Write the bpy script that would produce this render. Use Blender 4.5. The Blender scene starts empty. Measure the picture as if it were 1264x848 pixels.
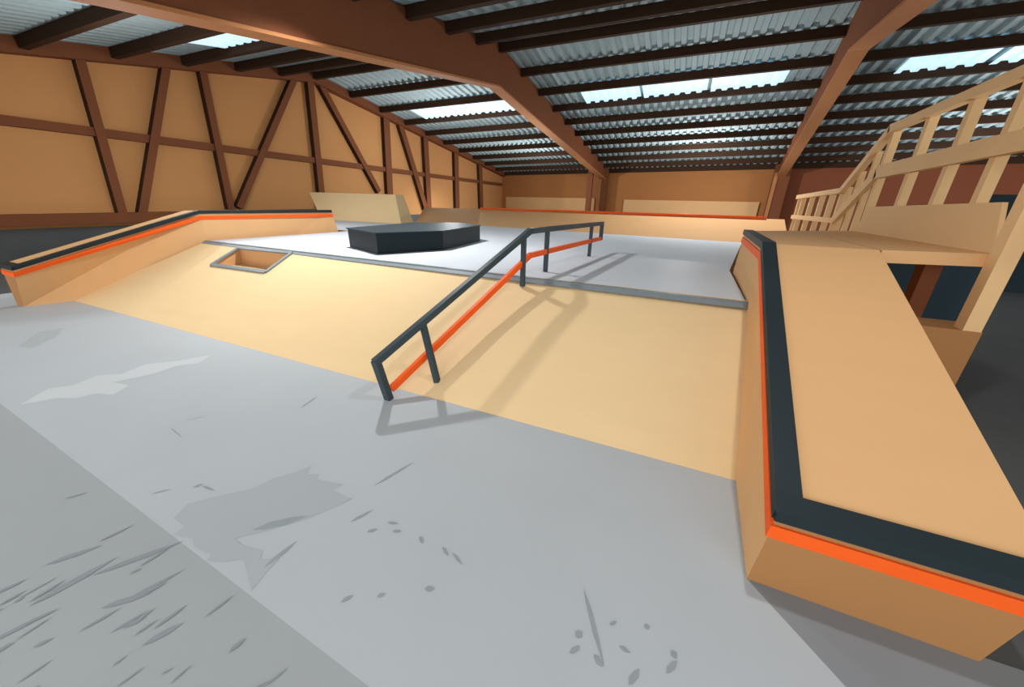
import bpy, math, random, bmesh
from mathutils import Vector, Matrix
H=1.8   # eye height in metres; all layout numbers below are in units of H
sc=bpy.context.scene
sc.view_settings.view_transform='Standard'
# ---------- camera
F=450.0
Yc=Vector((218,172,-F)).normalized()
Uc=Vector((10.3,F,177)).normalized()
Xc=Yc.cross(Uc).normalized(); Uc=Xc.cross(Yc).normalized()
cam=bpy.data.cameras.new('camera'); co=bpy.data.objects.new('camera',cam); sc.collection.objects.link(co)
cam.sensor_width=36; cam.lens=F/1264*36; cam.clip_start=0.02; cam.clip_end=300
M=Matrix((Xc,Yc,Uc)).to_4x4(); M.translation=Vector((0,0,H)); co.matrix_world=M
sc.camera=co
# ---------- materials
def lin(c): return tuple(((x/255)/12.92 if x/255<=.04045 else ((x/255+.055)/1.055)**2.4) for x in c)
def mat(name,c,rough=.75,var=.06,scale=3,metal=0,emit=None,stretch=(1,1,1)):
    m=bpy.data.materials.new(name); m.use_nodes=True; nt=m.node_tree; b=nt.nodes['Principled BSDF']
    c=lin(c); b.inputs['Roughness'].default_value=rough; b.inputs['Metallic'].default_value=metal
    b.inputs['Specular IOR Level'].default_value=.12
    tc=nt.nodes.new('ShaderNodeTexCoord'); mp=nt.nodes.new('ShaderNodeMapping'); mp.inputs['Scale'].default_value=stretch
    n=nt.nodes.new('ShaderNodeTexNoise'); n.inputs['Scale'].default_value=scale; n.inputs['Detail'].default_value=4
    cr=nt.nodes.new('ShaderNodeValToRGB')
    cr.color_ramp.elements[0].position=.3; cr.color_ramp.elements[1].position=.7
    cr.color_ramp.elements[0].color=tuple(x*(1-var) for x in c)+(1,); cr.color_ramp.elements[1].color=tuple(min(1,x*(1+var)) for x in c)+(1,)
    nt.links.new(tc.outputs['Object'],mp.inputs[0]); nt.links.new(mp.outputs[0],n.inputs['Vector']); nt.links.new(n.outputs['Fac'],cr.inputs[0]); nt.links.new(cr.outputs[0],b.inputs['Base Color'])
    if emit:
        nt.links.new(cr.outputs[0],b.inputs['Emission Color']); b.inputs['Emission Strength'].default_value=emit
    return m
W=dict(
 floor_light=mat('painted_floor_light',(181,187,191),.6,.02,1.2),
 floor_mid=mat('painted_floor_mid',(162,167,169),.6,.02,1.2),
 floor_shade=mat('floor_ledge_shade',(136,141,145),.6,.03,1.2),  # the ledge's shadow, painted as a darker floor tone
 concrete=mat('dark_concrete',(88,90,91),.9,.06,1.5),
 deck=mat('painted_deck',(202,208,214),.6,.02,1),
 ply_light=mat('plywood_light',(229,199,152),.7,.015,1.5,stretch=(1,4,1)),
 ply=mat('plywood',(220,173,122),.7,.015,1.5,stretch=(1,4,1)),
 ply_dark_shade=mat('plywood_dark_and_shade',(168,121,76),.7,.02,1.5),  # dark plywood; also the painted shade on the ledge end faces
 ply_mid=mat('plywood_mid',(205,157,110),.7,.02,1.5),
 wall_ply=mat('wall_plywood',(200,144,91),.8,.02,.6),
 wall_back=mat('wall_board_brown',(172,115,68),.8,.03,.5),
 wall_red=mat('wall_board_redbrown',(132,76,52),.8,.03,.5),
 brown=mat('timber_brown',(124,75,49),.75,.03,2),
 brown_d=mat('timber_dark_and_shade',(60,41,29),.8,.03,2),
 trimb=mat('timber_edge',(178,120,76),.7,.03,2),
 metal=mat('corrugated_sheet',(162,179,182),.65,.03,1.5),
 sky=mat('translucent_sheet',(190,221,238),.5,.05,3,emit=.9),
 black=mat('black_coping',(40,50,54),.5,.05,3),
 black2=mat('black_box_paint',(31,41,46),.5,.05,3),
 blacktop=mat('black_box_top_lit',(46,58,64),.5,.05,3),  # lit copy of the box black, light on the top put into colour
 orange=mat('orange_paint',(245,98,34),.5,.03,3),
 steel=mat('grey_steel_edge',(126,135,139),.5,.05,3),
 rail=mat('rail_paint',(62,74,80),.45,.05,3),
 timber=mat('pine_timber',(230,191,140),.7,.02,2),
 navy=mat('navy_wall',(48,64,72),.8,.05,1),
 sc_m=mat('scuff_mid',(171,177,181),.7,.01,2),
 sc_d=mat('scuff_dark',(150,158,162),.7,.02,4),
 sc_l=mat('scuff_light',(196,201,204),.7,.01,2),
 sc_dd=mat('scuff_on_mid',(141,148,152),.7,.02,4),
)
class B:
    def __init__(s,name): s.n=name; s.v=[]; s.f=[]; s.m=[]; s.ms=[]
    def mi(s,k):
        if k not in s.ms: s.ms.append(k)
        return s.ms.index(k)
    def add(s,vs,fs,k):
        o=len(s.v); s.v+=[Vector(v)*H for v in vs]
        for i,f in enumerate(fs):
            s.f.append([o+j for j in f]); s.m.append(s.mi(k[i] if isinstance(k,(list,tuple)) else k))
    def hexa(s,b,t,k):
        n=len(b); fs=[list(range(n))[::-1],list(range(n,2*n))]+[[i,(i+1)%n,n+(i+1)%n,n+i] for i in range(n)]
        s.add(list(b)+list(t),fs,k)
    def box(s,x0,x1,y0,y1,z0,z1,k):
        s.hexa([(x0,y0,z0),(x1,y0,z0),(x1,y1,z0),(x0,y1,z0)],[(x0,y0,z1),(x1,y0,z1),(x1,y1,z1),(x0,y1,z1)],k)
    def beam(s,p,q,w,h,k,up=(0,0,1)):
        p=Vector(p);q=Vector(q);d=(q-p).normalized();sd=d.cross(Vector(up)).normalized();u=sd.cross(d).normalized()
        a=sd*w/2;b=u*h/2
        s.hexa([p-a-b,p+a-b,p+a+b,p-a+b],[q-a-b,q+a-b,q+a+b,q-a+b],k)
    def flat(s,pts,z,k):
        A=sum(pts[i][0]*pts[(i+1)%len(pts)][1]-pts[(i+1)%len(pts)][0]*pts[i][1] for i in range(len(pts)))
        if A<0: pts=pts[::-1]
        s.add([(p[0],p[1],z) for p in pts],[list(range(len(pts)))],k)
    def done(s,bev=0,recalc=True):
        me=bpy.data.meshes.new(s.n); me.from_pydata([tuple(v) for v in s.v],[],s.f)
        for k in s.ms: me.materials.append(W[k])
        me.polygons.foreach_set('material_index',s.m)
        if recalc:
            bm=bmesh.new(); bm.from_mesh(me); bmesh.ops.recalc_face_normals(bm,faces=bm.faces); bm.to_mesh(me); bm.free()
        o=bpy.data.objects.new(s.n,me); sc.collection.objects.link(o)
        if bev:
            m=o.modifiers.new('bevel','BEVEL'); m.width=bev; m.segments=2; m.limit_method='ANGLE'
        return o
# ---------- building constants
GX=-9.0; RX=10.0; RY=7.67; RZ=3.78; EZ=2.304; NY=-1.0; NS=.17
def eave(x): return 18.6-.2155*(x+9)
def far(x,f): return Vector((x,RY+(eave(x)-RY)*f,RZ+(EZ-RZ)*f))
def nz(y): return RZ-NS*(RY-y)
def poly(b,pts,z0,z1,k): b.hexa([(x,y,z0) for x,y in pts],[(x,y,z1) for x,y in pts],k)
# floor
b=B('floor'); b.box(GX-.3,RX+.3,NY-3,19.2,-.1,0,'concrete')
e=.0015
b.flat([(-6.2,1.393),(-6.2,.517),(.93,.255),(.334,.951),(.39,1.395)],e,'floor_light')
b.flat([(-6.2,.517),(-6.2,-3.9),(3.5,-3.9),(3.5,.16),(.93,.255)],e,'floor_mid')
b.flat([(.334,.951),(.93,.255),(3.5,.16),(3.5,.6),(.9,.97)],e,'floor_shade')
b.done(recalc=False)
# gable wall (left)
b=B('wall_left')
gy=eave(GX)
zb=.44
pts=[(NY,zb),(gy,zb),(gy,EZ),(RY,RZ),(NY,nz(NY))]
b.hexa([(GX-.1,y,z) for y,z in pts],[(GX,y,z) for y,z in pts],'wall_ply')
b.box(GX-.1,GX+.02,NY,gy,0,zb,'concrete')
b.done()
b=B('gable_timber_frame')
def seg(y1,z1,y2,z2,w,dp,k='brown'):
    p=Vector((GX,y1,z1));q=Vector((GX,y2,z2))
    d=(q-p).normalized(); n=Vector((0,-d.z,d.y))*w/2
    x0=GX;x1=GX+dp
    f=lambda x,s:(x,s[1],s[2])
    b.hexa([f(x0,p+n),f(x0,p-n),f(x0,q-n),f(x0,q+n)],[f(x1,p+n),f(x1,p-n),f(x1,q-n),f(x1,q+n)],[k,k,'brown_d','brown_d','brown_d','brown_d'])  # side faces in darker brown: their shade is painted in
seg(2.41,1.89,18.43,1.73,.13,.1)
seg(-.9,1.92,2.41,1.89,.13,.1)
for a in [(3.45,2.94,3.32,.62,.12),(4.62,3.15,3.59,.64,.12),(5.19,3.26,5.09,.69,.13),(7.21,3.59,5.26,.72,.13),(7.60,3.68,7.39,.59,.17),(7.86,3.66,9.55,1.15,.16),(10.17,3.35,10.02,1.09,.26),(10.78,3.27,11.89,.62,.22),(12.10,3.00,12.08,.62,.26),(14.08,2.83,14.05,.53,.3),(16.07,2.47,16.17,.57,.3)]:
    seg(a[0],a[1],a[2],a[3],a[4],.13)
seg(-.9,.56,7.37,.59,.16,.15)
x0=GX;x1=GX+.2
for (ya,za,yb,zbb) in [(NY,nz(NY),RY,RZ),(RY,RZ,gy,EZ)]:
    b.hexa([(x0,ya,za-.2),(x1,ya,za-.2),(x1,ya,za),(x0,ya,za)],[(x0,yb,zbb-.2),(x1,yb,zbb-.2),(x1,yb,zbb),(x0,yb,zbb)],'brown')
b.done()
# back wall
b=B('wall_back')
def bw(x,o=0): return (x,eave(x)+o)
xs=[GX,2.75,RX]
for i,k in ((0,'wall_back'),(1,'wall_red')):
    a,c=xs[i],xs[i+1]
    poly(b,[bw(a),bw(c),bw(c,.15),bw(a,.15)],0,EZ+.12,k)
poly(b,[bw(GX,-.12),bw(RX,-.12),bw(RX),bw(GX)],EZ-.14,EZ+.1,'brown_d')
b.done()
for xa,xb,zt in ((-8.7,-3.85,1.15),(-2.53,2.26,1.12)):
    b=B('wall_board'); poly(b,[bw(xa,-.08),bw(xb,-.08),bw(xb),bw(xa)],0,zt,'ply'); b.done()
# roof
def corr(b,p00,p10,p01,p11,pitch,amp,k,off=0):
    n=max(1,int((p10-p00).length/pitch))
    prof=[(0,0),(.4,0),(.5,1),(.9,1)]
    vs=[];fs=[]
    for i in range(n):
        for a,h in prof:
            t=(i+a)/n
            for s0,s1 in ((p00,p10),(p01,p11)):
                p=s0.lerp(s1,t); vs.append((p.x,p.y,p.z+h*amp+off))
    m=len(vs)//2
    for i in range(m-1): fs.append([2*i,2*i+2,2*i+3,2*i+1])
    b.add(vs,fs,k)
b=B('ceiling')
corr(b,far(GX,0),far(RX,0),far(GX,1.01),far(RX,1.01),.2,.05,'metal')
corr(b,Vector((GX,NY,nz(NY))),Vector((RX,NY,nz(NY))),Vector((GX,RY,RZ)),Vector((RX,RY,RZ)),.2,.05,'metal')
b.done(recalc=False)
wi=0
for xa,xb in ((-7.9,-4.6),(-2.75,1.4),(3.0,9.0)):
    wi+=1; b=B('skylight_%d'%wi)  # translucent skylight strip under the roof sheet
    n=int((xb-xa)/1.05)
    for i in range(n):
        a=xa+(xb-xa)*i/n; c=xa+(xb-xa)*(i+1)/n-.05
        corr(b,far(a,.205),far(c,.205),far(a,.295),far(c,.295),.2,.04,'sky',-.055)
    b.done(recalc=False)
b=B('skylight_4')  # small skylight on the near roof slope
corr(b,Vector((-7.4,3.9,nz(3.9))),Vector((-6.2,3.9,nz(3.9))),Vector((-7.4,4.75,nz(4.75))),Vector((-6.2,4.75,nz(4.75))),.2,.04,'sky',-.055)
b.done(recalc=False)
b=B('roof_purlins')
def purlin(p,q): b.beam(p,q,.09,.14,['brown_d']*6)
for i in range(1,10): 
    o=Vector((0,0,-.08)); purlin(far(GX,i/10)+o,far(RX,i/10)+o)
for y in (7.67,6.75,5.8,4.85,3.85,2.85,1.85,.85,-.2): purlin(Vector((GX,y,nz(y)-.08)),Vector((RX,y,nz(y)-.08)))
b.done()
# portal frames
def frame(pn,pr,pf,w,dn,dr,df,colw):
    b=B('portal_frame')
    ks=['brown']*6
    def sec(p,d,wd=w):
        top=(nz(p[1]) if p[1]<RY else p[2])-.02
        return [(p[0]-wd/2,p[1],top-d),(p[0]+wd/2,p[1],top-d),(p[0]+wd/2,p[1],top),(p[0]-wd/2,p[1],top)]
    a=sec(pn,dn);c=sec(pr,dr);e_=sec(pf,df)
    b.hexa(a,c,ks);b.hexa(c,e_,ks)
    def fl(s): z=s[0][2]; return [(s[0][0]-.02,s[0][1],z-.03),(s[1][0]+.02,s[1][1],z-.03),(s[1][0]+.02,s[1][1],z+.0),(s[0][0]-.02,s[0][1],z+.0)]
    b.hexa(fl(a),fl(c),'trimb');b.hexa(fl(c),fl(e_),'trimb')
    x,y,z=pf
    b.box(x-colw/2,x+colw/2,y-.35,y,0,z-.05,['brown']*6)
    b.box(x-colw/2-.02,x-colw/2+.08,y-.38,y-.34,0,z-.3,'trimb')
    b.done()
f1=far(-3.45,.985); f2=far(2.65,.985)
frame((-3.7,-.9,0),(-3.9,RY,RZ),tuple(f1),.2,.50,.66,.42,.3)
frame((.9,-.9,0),(1.8,RY,RZ),tuple(f2),.2,.50,.68,.42,.42)
b=B('support_post'); b.box(-3.95,-3.75,16.2,16.4,0,2.35,'brown'); b.done()
# ---------- bank with pocket
def yt(x): return 2.46-.12*(x+4.9)/5.3
def bk(x,y): return (x,y,max(0,min(.5,.5*(y-1.394)/(yt(x)-1.394))))
b=B('bank_ramp')
px0,px1,py0,py1=-4.2,-3.38,2.10,2.385
cols=[(-5.35,-4.9),(px0,px0),(px1,px1),(.36,.40)]
def row(y,i):
    t=(y-1.394)/(1.0); c=cols[i]; x=c[0]+(c[1]-c[0])*min(1,max(0,t)); return bk(x,y)
rows=[1.394,py0,py1,None]
g=[[ (row(r,i) if r is not None else (cols[i][1],yt(cols[i][1]),.5)) for i in range(4)] for r in rows]
for r in range(3):
    for c in range(3):
        if r==1 and c==1: continue
        b.add([g[r][c],g[r][c+1],g[r+1][c+1],g[r+1][c]],[[0,1,2,3]],'ply_light')
z0=bk(px0,py0)[2]-.03; A=g[1][1];Bq=g[1][2];C=g[2][2];D=g[2][1]
lo=lambda p:(p[0],p[1],z0)
b.add([A,Bq,C,D,lo(A),lo(Bq),lo(C),lo(D)],[[4,5,6,7],[0,1,5,4],[1,2,6,5],[2,3,7,6],[3,0,4,7]],['ply_light','ply_dark_shade','ply','ply_mid','ply_mid'])
off=Vector((0,-.003,.006))
for p,q in ((A,Bq),(Bq,C),(C,D),(D,A)):
    b.beam(Vector(p)+off,Vector(q)+off,.035,.014,'steel',up=(0,-.47,.88))
b.add([(-5.35,1.394,0),(-4.9,2.46,.5),(-4.9,2.46,0)],[[0,1,2]],'ply')
b.beam((-4.9,2.455,.496),(.40,2.335,.496),.03,.012,'steel')
b.beam((-4.9,2.43,.486),(.40,2.31,.486),.05,.008,'steel',up=(0,-.47,.88))
b.done(recalc=False)
# platform
b=B('platform_deck')
pp=[(-4.9,2.47),(.385,2.35),(.40,3.5),(.8,6.37),(-3.9,6.93),(-5.3,6.95),(-8.2,6.9),(-8.2,4.4),(-4.76,4.4),(-4.76,4.2)]
poly(b,pp,0,.498,['ply_dark_shade','deck']+['ply_dark_shade']*10); b.done()
# ---------- ledges
def ledge(name,st):
    b=B(name); sg=1 if st[0][3]>st[0][2] else -1
    for i in range(len(st)-1):
        def q(s):
            y,a,bb,c,dd,zb,zt=s; return [(a,y,zb),(bb,y,zt),(c,y,zt),(dd,y,zb)]
        p0,p1=q(st[i]),q(st[i+1])
        b.hexa(p0,p1,['ply_dark_shade' if i==0 else 'ply','ply','ply','ply','ply','ply'])  # near end cap darker: its shade is in the colour
        P0=[Vector(v) for v in p0];P1=[Vector(v) for v in p1]
        n=Vector((-sg,0,0))
        def dn(P,dz):
            t=dz/(P[1].z-P[0].z); return P[1].lerp(P[0],t)
        def facestrip(a,c,k,pr):
            x=[dn(P0,a),dn(P0,c),dn(P1,c),dn(P1,a)]
            b.hexa(x,[v+n*pr for v in x],k)
        facestrip(0,.025,'black',.012)
        facestrip(.045,.085,'orange',.008)
        w=Vector((sg*.05,0,0)); up=Vector((0,0,.01))
        x=[P0[1]+n*.012,P0[1]+w,P1[1]+w,P1[1]+n*.012]
        b.hexa(x,[v+up for v in x],'black')
    y,a,bb,c,dd,zb,zt=st[0]
    A=Vector((bb,y,zt));Cc=Vector((c,y,zt)); a0=Vector((a,y,zb)); d0=Vector((dd,y,zb))
    def fe(z1,z2,k,pr):
        f=lambda z,P,Q:P.lerp(Q,z/(zt-zb))
        x=[f(z1,A,a0),f(z1,Cc,d0),f(z2,Cc,d0),f(z2,A,a0)]
        x[0]=x[0]+Vector((-sg*.008,0,0));x[3]=x[3]+Vector((-sg*.008,0,0))
        b.hexa(x,[v+Vector((0,-pr,0)) for v in x],k)
    fe(0,.025,'black',.012);fe(.045,.085,'orange',.008)
    sl=(st[1][6]-st[0][6])/(st[1][0]-st[0][0]); dy=.045
    x=[A+Vector((-sg*.012,-.012,0)),Cc+Vector((0,-.012,0)),Cc+Vector((0,dy,dy*sl)),A+Vector((-sg*.012,dy,dy*sl))]
    b.hexa(x,[v+Vector((0,0,.0105)) for v in x],'black')
    return b.done()
ledge('hubba_ledge',[(.951,.334,.352,.86,.814,0,.262),(2.36,.385,.40,.87,.86,0,.815),(3.47,.40,.44,.88,.87,0,.815)])
ledge('hubba_ledge',[(1.10,-5.36,-5.15,-5.45,-5.5,0,.375),(2.5,-4.9,-4.98,-5.25,-5.3,0,.808),(4.28,-4.75,-4.98,-5.25,-5.3,0,.79)])
# ---------- gallery deck + stair
b=B('gallery_deck')
poly(b,[(.885,2.37),(1.34,2.5),(1.34,4.25),(.445,3.5),(.885,3.49)],.755,.814,'ply')
b.box(1.31,1.375,2.42,2.49,.46,1.75,'timber')
b.box(1.17,1.24,2.62,2.70,0,.755,'brown')
b.box(1.08,1.38,2.42,2.62,.0,.46,'ply_dark_shade')
b.hexa([(1.34,2.5,.75),(1.36,2.5,.75),(1.36,4.25,.75),(1.34,4.25,.75)],[(1.34,2.62,1.04),(1.36,2.62,1.04),(1.36,4.1,1.01),(1.34,4.1,1.01)],'timber')
b.done()
b=B('under_deck_shade'); b.box(.9,1.9,3.52,3.6,0,.75,'navy'); b.done()  # dark sheet standing in for the shaded void below the deck
b=B('stair_railing')
X=1.39
tz=1.64;mz=1.31
b.beam((X,1.6,tz+.03),(X,4.32,tz-.04),.05,.06,'timber');b.beam((X,1.6,mz+.03),(X,4.3,mz-.03),.04,.10,'timber')
b.beam((X,4.3,tz-.04),(X,5.0,1.16),.05,.06,'timber');b.beam((X,4.28,mz-.03),(X,4.98,.875),.04,.08,'timber')
b.beam((X,5.0,1.16),(X,6.7,1.125),.05,.05,'timber');b.beam((X,4.98,.875),(X,6.7,.863),.04,.05,'timber')
for y in (1.9,2.25,2.6,2.95,3.35,3.8,4.3): b.beam((X+.03,y,.78),(X+.03,y,tz-.03),.05,.05,'timber',up=(0,1,0))
for y in (4.5,4.72,4.92):
    t=(y-4.3)/.7; b.beam((X+.03,y,.78-.3*t),(X+.03,y,tz-.06-.44*t),.04,.04,'timber',up=(0,1,0))
for y in (5.05,5.35,5.7,6.1,6.5,6.68): b.beam((X+.03,y,.45),(X+.03,y,1.13),.05,.04,'timber',up=(0,1,0))
b.beam((X-.02,4.25,.74),(X-.02,5.0,.46),.03,.14,'timber')
b.done()
b=B('staircase')
for i in range(3): b.box(.86,1.35,4.27+.2*i,4.47+.2*i,.0,.72-.08*i,'ply')
b.box(.86,1.35,4.87,6.2,0,.49,'ply')
b.done()
b=B('wall_partition'); b.box(3.4,9.8,7.15,7.25,0,1.2,'navy'); b.done()
# ---------- back bank
b=B('back_bank')
def strip(p0,p1,q0,q1,k):
    b.add([p0,p1,q1,q0,(q0[0],q0[1],0),(q1[0],q1[1],0),(p0[0],p0[1],0),(p1[0],p1[1],0)],[[0,1,2,3],[3,2,5,4],[0,3,4,6],[1,7,5,2],[0,6,7,1]],k)
strip((-3.9,6.93,.5),(.8,6.37,.5),(-4.2,7.6,.80),(1.12,7.02,.815),'ply')
strip((-5.25,6.6,.5),(-3.9,6.93,.5),(-5.5,7.3,.80),(-4.2,7.6,.80),'ply_mid')
b.beam((-4.2,7.6,.815),(1.12,7.02,.83),.06,.035,'orange')
b.add([(.8,6.37,.5),(1.12,7.02,.815),(1.36,7.0,.815),(1.36,6.3,.5),(1.36,7.0,0)],[[0,3,2,1]],'ply')
b.done(recalc=False)
b=B('wallride_panel')
b.hexa([(-7.5,6.15,.5),(-5.28,6.2,.5),(-5.28,6.6,.5),(-7.5,6.6,.5)],[(-8.0,6.35,1.07),(-5.5,6.35,1.055),(-5.5,6.6,1.055),(-8.0,6.6,1.07)],['ply_light']*6)
b.done()
# ---------- black manual box
b=B('manual_box')
bp=[(-3.2,2.92),(-2.58,2.67),(-2.25,3.26),(-2.37,4.26),(-2.85,4.55),(-3.29,4.1)]
cx=sum(p[0] for p in bp)/6;cy=sum(p[1] for p in bp)/6
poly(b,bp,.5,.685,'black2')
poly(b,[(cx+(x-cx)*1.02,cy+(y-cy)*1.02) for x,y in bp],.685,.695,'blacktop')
b.done()
# ---------- handrail
b=B('handrail')
P=[Vector((-1.276,1.216,.24)),Vector((-.93,2.366,.811)),Vector((-.78,4.02,.795))]
w=.036
b.beam(P[0],P[1]+Vector((0,0,.004)),w,w,'rail');b.beam(P[1],P[2],w,w,'rail')
Q=[Vector((-1.27,1.30,.055)),Vector((-.93,2.366,.65)),Vector((-.78,3.98,.645))]
b.beam(Q[0],Q[1],.026,.036,'orange');b.beam(Q[1],Q[2],.026,.036,'orange')
b.beam(P[0]+Vector((0,.01,.01)),Vector((-1.276,1.285,.0)),w,w,'rail',up=(0,1,0))
b.beam((-1.11,1.49,.045),(-1.19,1.50,.375),.03,.03,'rail',up=(0,1,0))
for (x,y,z0,z1) in ((-.945,2.29,.45,.77),(-.905,2.64,.50,.80),(-.81,3.66,.50,.79)):
    b.beam((x,y,z0),(x,y,z1),.03,.03,'rail',up=(0,1,0)); 
b.beam((-.78,4.0,.795),(-.78,4.0,.63),w,w,'rail',up=(0,1,0))
b.done(.004)
# ---------- scuff marks on the floor
b=B('floor_scuff_marks')
zs=.0022; cnt=0
def blob(pts,k):
    global cnt
    cnt+=1; b.flat(pts,zs+cnt*.00002,k)
def stroke(x,y,dx,dy,w,k):
    L=math.hypot(dx,dy); nx,ny=-dy/L*w/2,dx/L*w/2
    blob([(x,y),(x+dx*.3+nx,y+dy*.3+ny),(x+dx*.7+nx*.8,y+dy*.7+ny*.8),(x+dx,y+dy),(x+dx*.6-nx,y+dy*.6-ny),(x+dx*.2-nx*.7,y+dy*.2-ny*.7)],k)
def ints(s,f): 
    v=[float(t)*f for t in s.replace(';',',').split(',') if t]; return v
def pairs(s,sx=-.001,sy=.001):
    v=ints(s,1); return [(v[i]*sx,v[i+1]*sy) for i in range(0,len(v),2)]
blob(pairs('-2.857,.435;-2.974,.563;-2.913,.635;-2.956,.747;-2.863,.817;-2.906,.948;-2.790,1.062;-2.716,1.217;-2.639,1.097;-2.707,1.023;-2.701,.899;-2.773,.748;-2.647,.768;-2.585,.679;-2.681,.650;-2.703,.583;-2.792,.538;-2.817,.490',1,1),'sc_l')
blob(pairs('3993,717;4288,894;4265,1012;4034,909;3869,748'),'sc_m')
blob(pairs('1369,375;1399,429;1367,469;1311,530;1275,565;1252,641;1216,687;1188,747;1158,705;1120,728;1103,703;992,728;1001,688;910,688;951,604;977,562;1013,516;1050,474;1111,412;1062,407;991,422;971,402;922,425;917,386;900,330;960,358;1018,380;1054,352;1107,332;1116,351;1190,343;1230,359;1295,341;1301,372'),'sc_m')
v=ints('1605,1012,-31,129;1984,705,39,73;1983,647,142,-18;887,769,48,173;1096,453,115,119;1564,400,35,43;1471,480,18,26;1449,499,67,5;935,386,5,103;839,610,32,75;760,605,23,24;729,662,40,12;690,642,28,13;599,665,27,-19;513,664,36,-19;475,660,51,-22;660,410,17,29;584,462,15,16;482,534,26,12;85,721,89,-161;74,594,13,18;2,657,15,17;-78,690,14,7;-145,665,9,-17;-59,550,19,42;58,579,-20,-26;-27,619,28,-3;24,576,24,-17;-134,608,23,38',.001)
ws=[5,2,2,6,14,3,7,4,7,5,6,5,6,6,5,4,5,5,7,5,8,4,6,7,6,5,4,6,5]
for i,wd_ in enumerate(ws):
    x,y,dx,dy=v[4*i:4*i+4]; stroke(-x,y,dx,dy,wd_*.0023,'sc_d')
random.seed(11)
for s in [(-1.369,.065,.02,.165,.024),(-1.5,.13,.06,.10,.018),(-1.34,.17,.1,.17,.02),(-1.33,-.02,.03,.11,.014),(-1.2,.14,.07,.08,.018),(-1.17,.17,.04,.12,.012),(-1.09,.14,.02,.04,.014),(-1.0,.14,.03,.07,.017),(-1.8,.26,.03,.05,.008)]: stroke(*s,'sc_dd')
for i in range(40):
    x=random.uniform(-1.5,-.62); y=random.uniform(-.03,.24)
    L=random.uniform(.015,.075); a=math.radians(random.uniform(60,92))
    stroke(x,y,L*math.cos(a),L*math.sin(a),random.uniform(.004,.012),'sc_dd')
b.done(recalc=False)
# ---------- lights
wd=bpy.data.worlds.new('world'); sc.world=wd; wd.use_nodes=True
wd.node_tree.nodes['Background'].inputs[0].default_value=(1,.995,.985,1); wd.node_tree.nodes['Background'].inputs[1].default_value=2.15
def lamp(t,n,loc,e,r=.2,**k):
    l=bpy.data.lights.new(n,t); l.energy=e; l.shadow_soft_size=r
    for a,v in k.items(): setattr(l,a,v)
    o=bpy.data.objects.new(n,l); o.location=Vector(loc)*H; sc.collection.objects.link(o); return o
SP=dict(spot_size=math.radians(150),spot_blend=1)
lamp('SPOT','key_fill_light',(-3.0,3.1,2.75),1350,.1,spot_size=math.radians(140),spot_blend=1)
for p,e_ in (((-6.3,4,2.6),420),((-6.8,12,2.3),1600),((0,12.5,2.2),1800),((5.5,12,2.2),1800),((0.4,7.5,3.0),1000),((.45,1.3,2.45),200)):
    lamp('SPOT','key_fill_light',p,e_,.08,**SP)  # unseen spots added as fill from above
for p,e_ in (((-6.2,3.0,1.75),190),((-6.2,9.5,1.9),380),((0,13.2,1.5),750),((-5.5,14,1.5),500),((5.5,12,1.5),420)):
    lamp('POINT','key_fill_light',p,e_,.02)  # unseen point lights added to brighten the left and back walls
def up(p,e_):
    o=lamp('SPOT','roof_fill_light',p,e_,.05,spot_size=math.radians(160),spot_blend=1); o.rotation_euler=(math.pi,0,0)  # added uplight with no fixture, brightens the roof from below
for p,e_ in (((0,9,.95),480),((-5,10,.95),480),((6,9.5,.95),480),((2.5,3.5,.9),320)): up(p,e_)
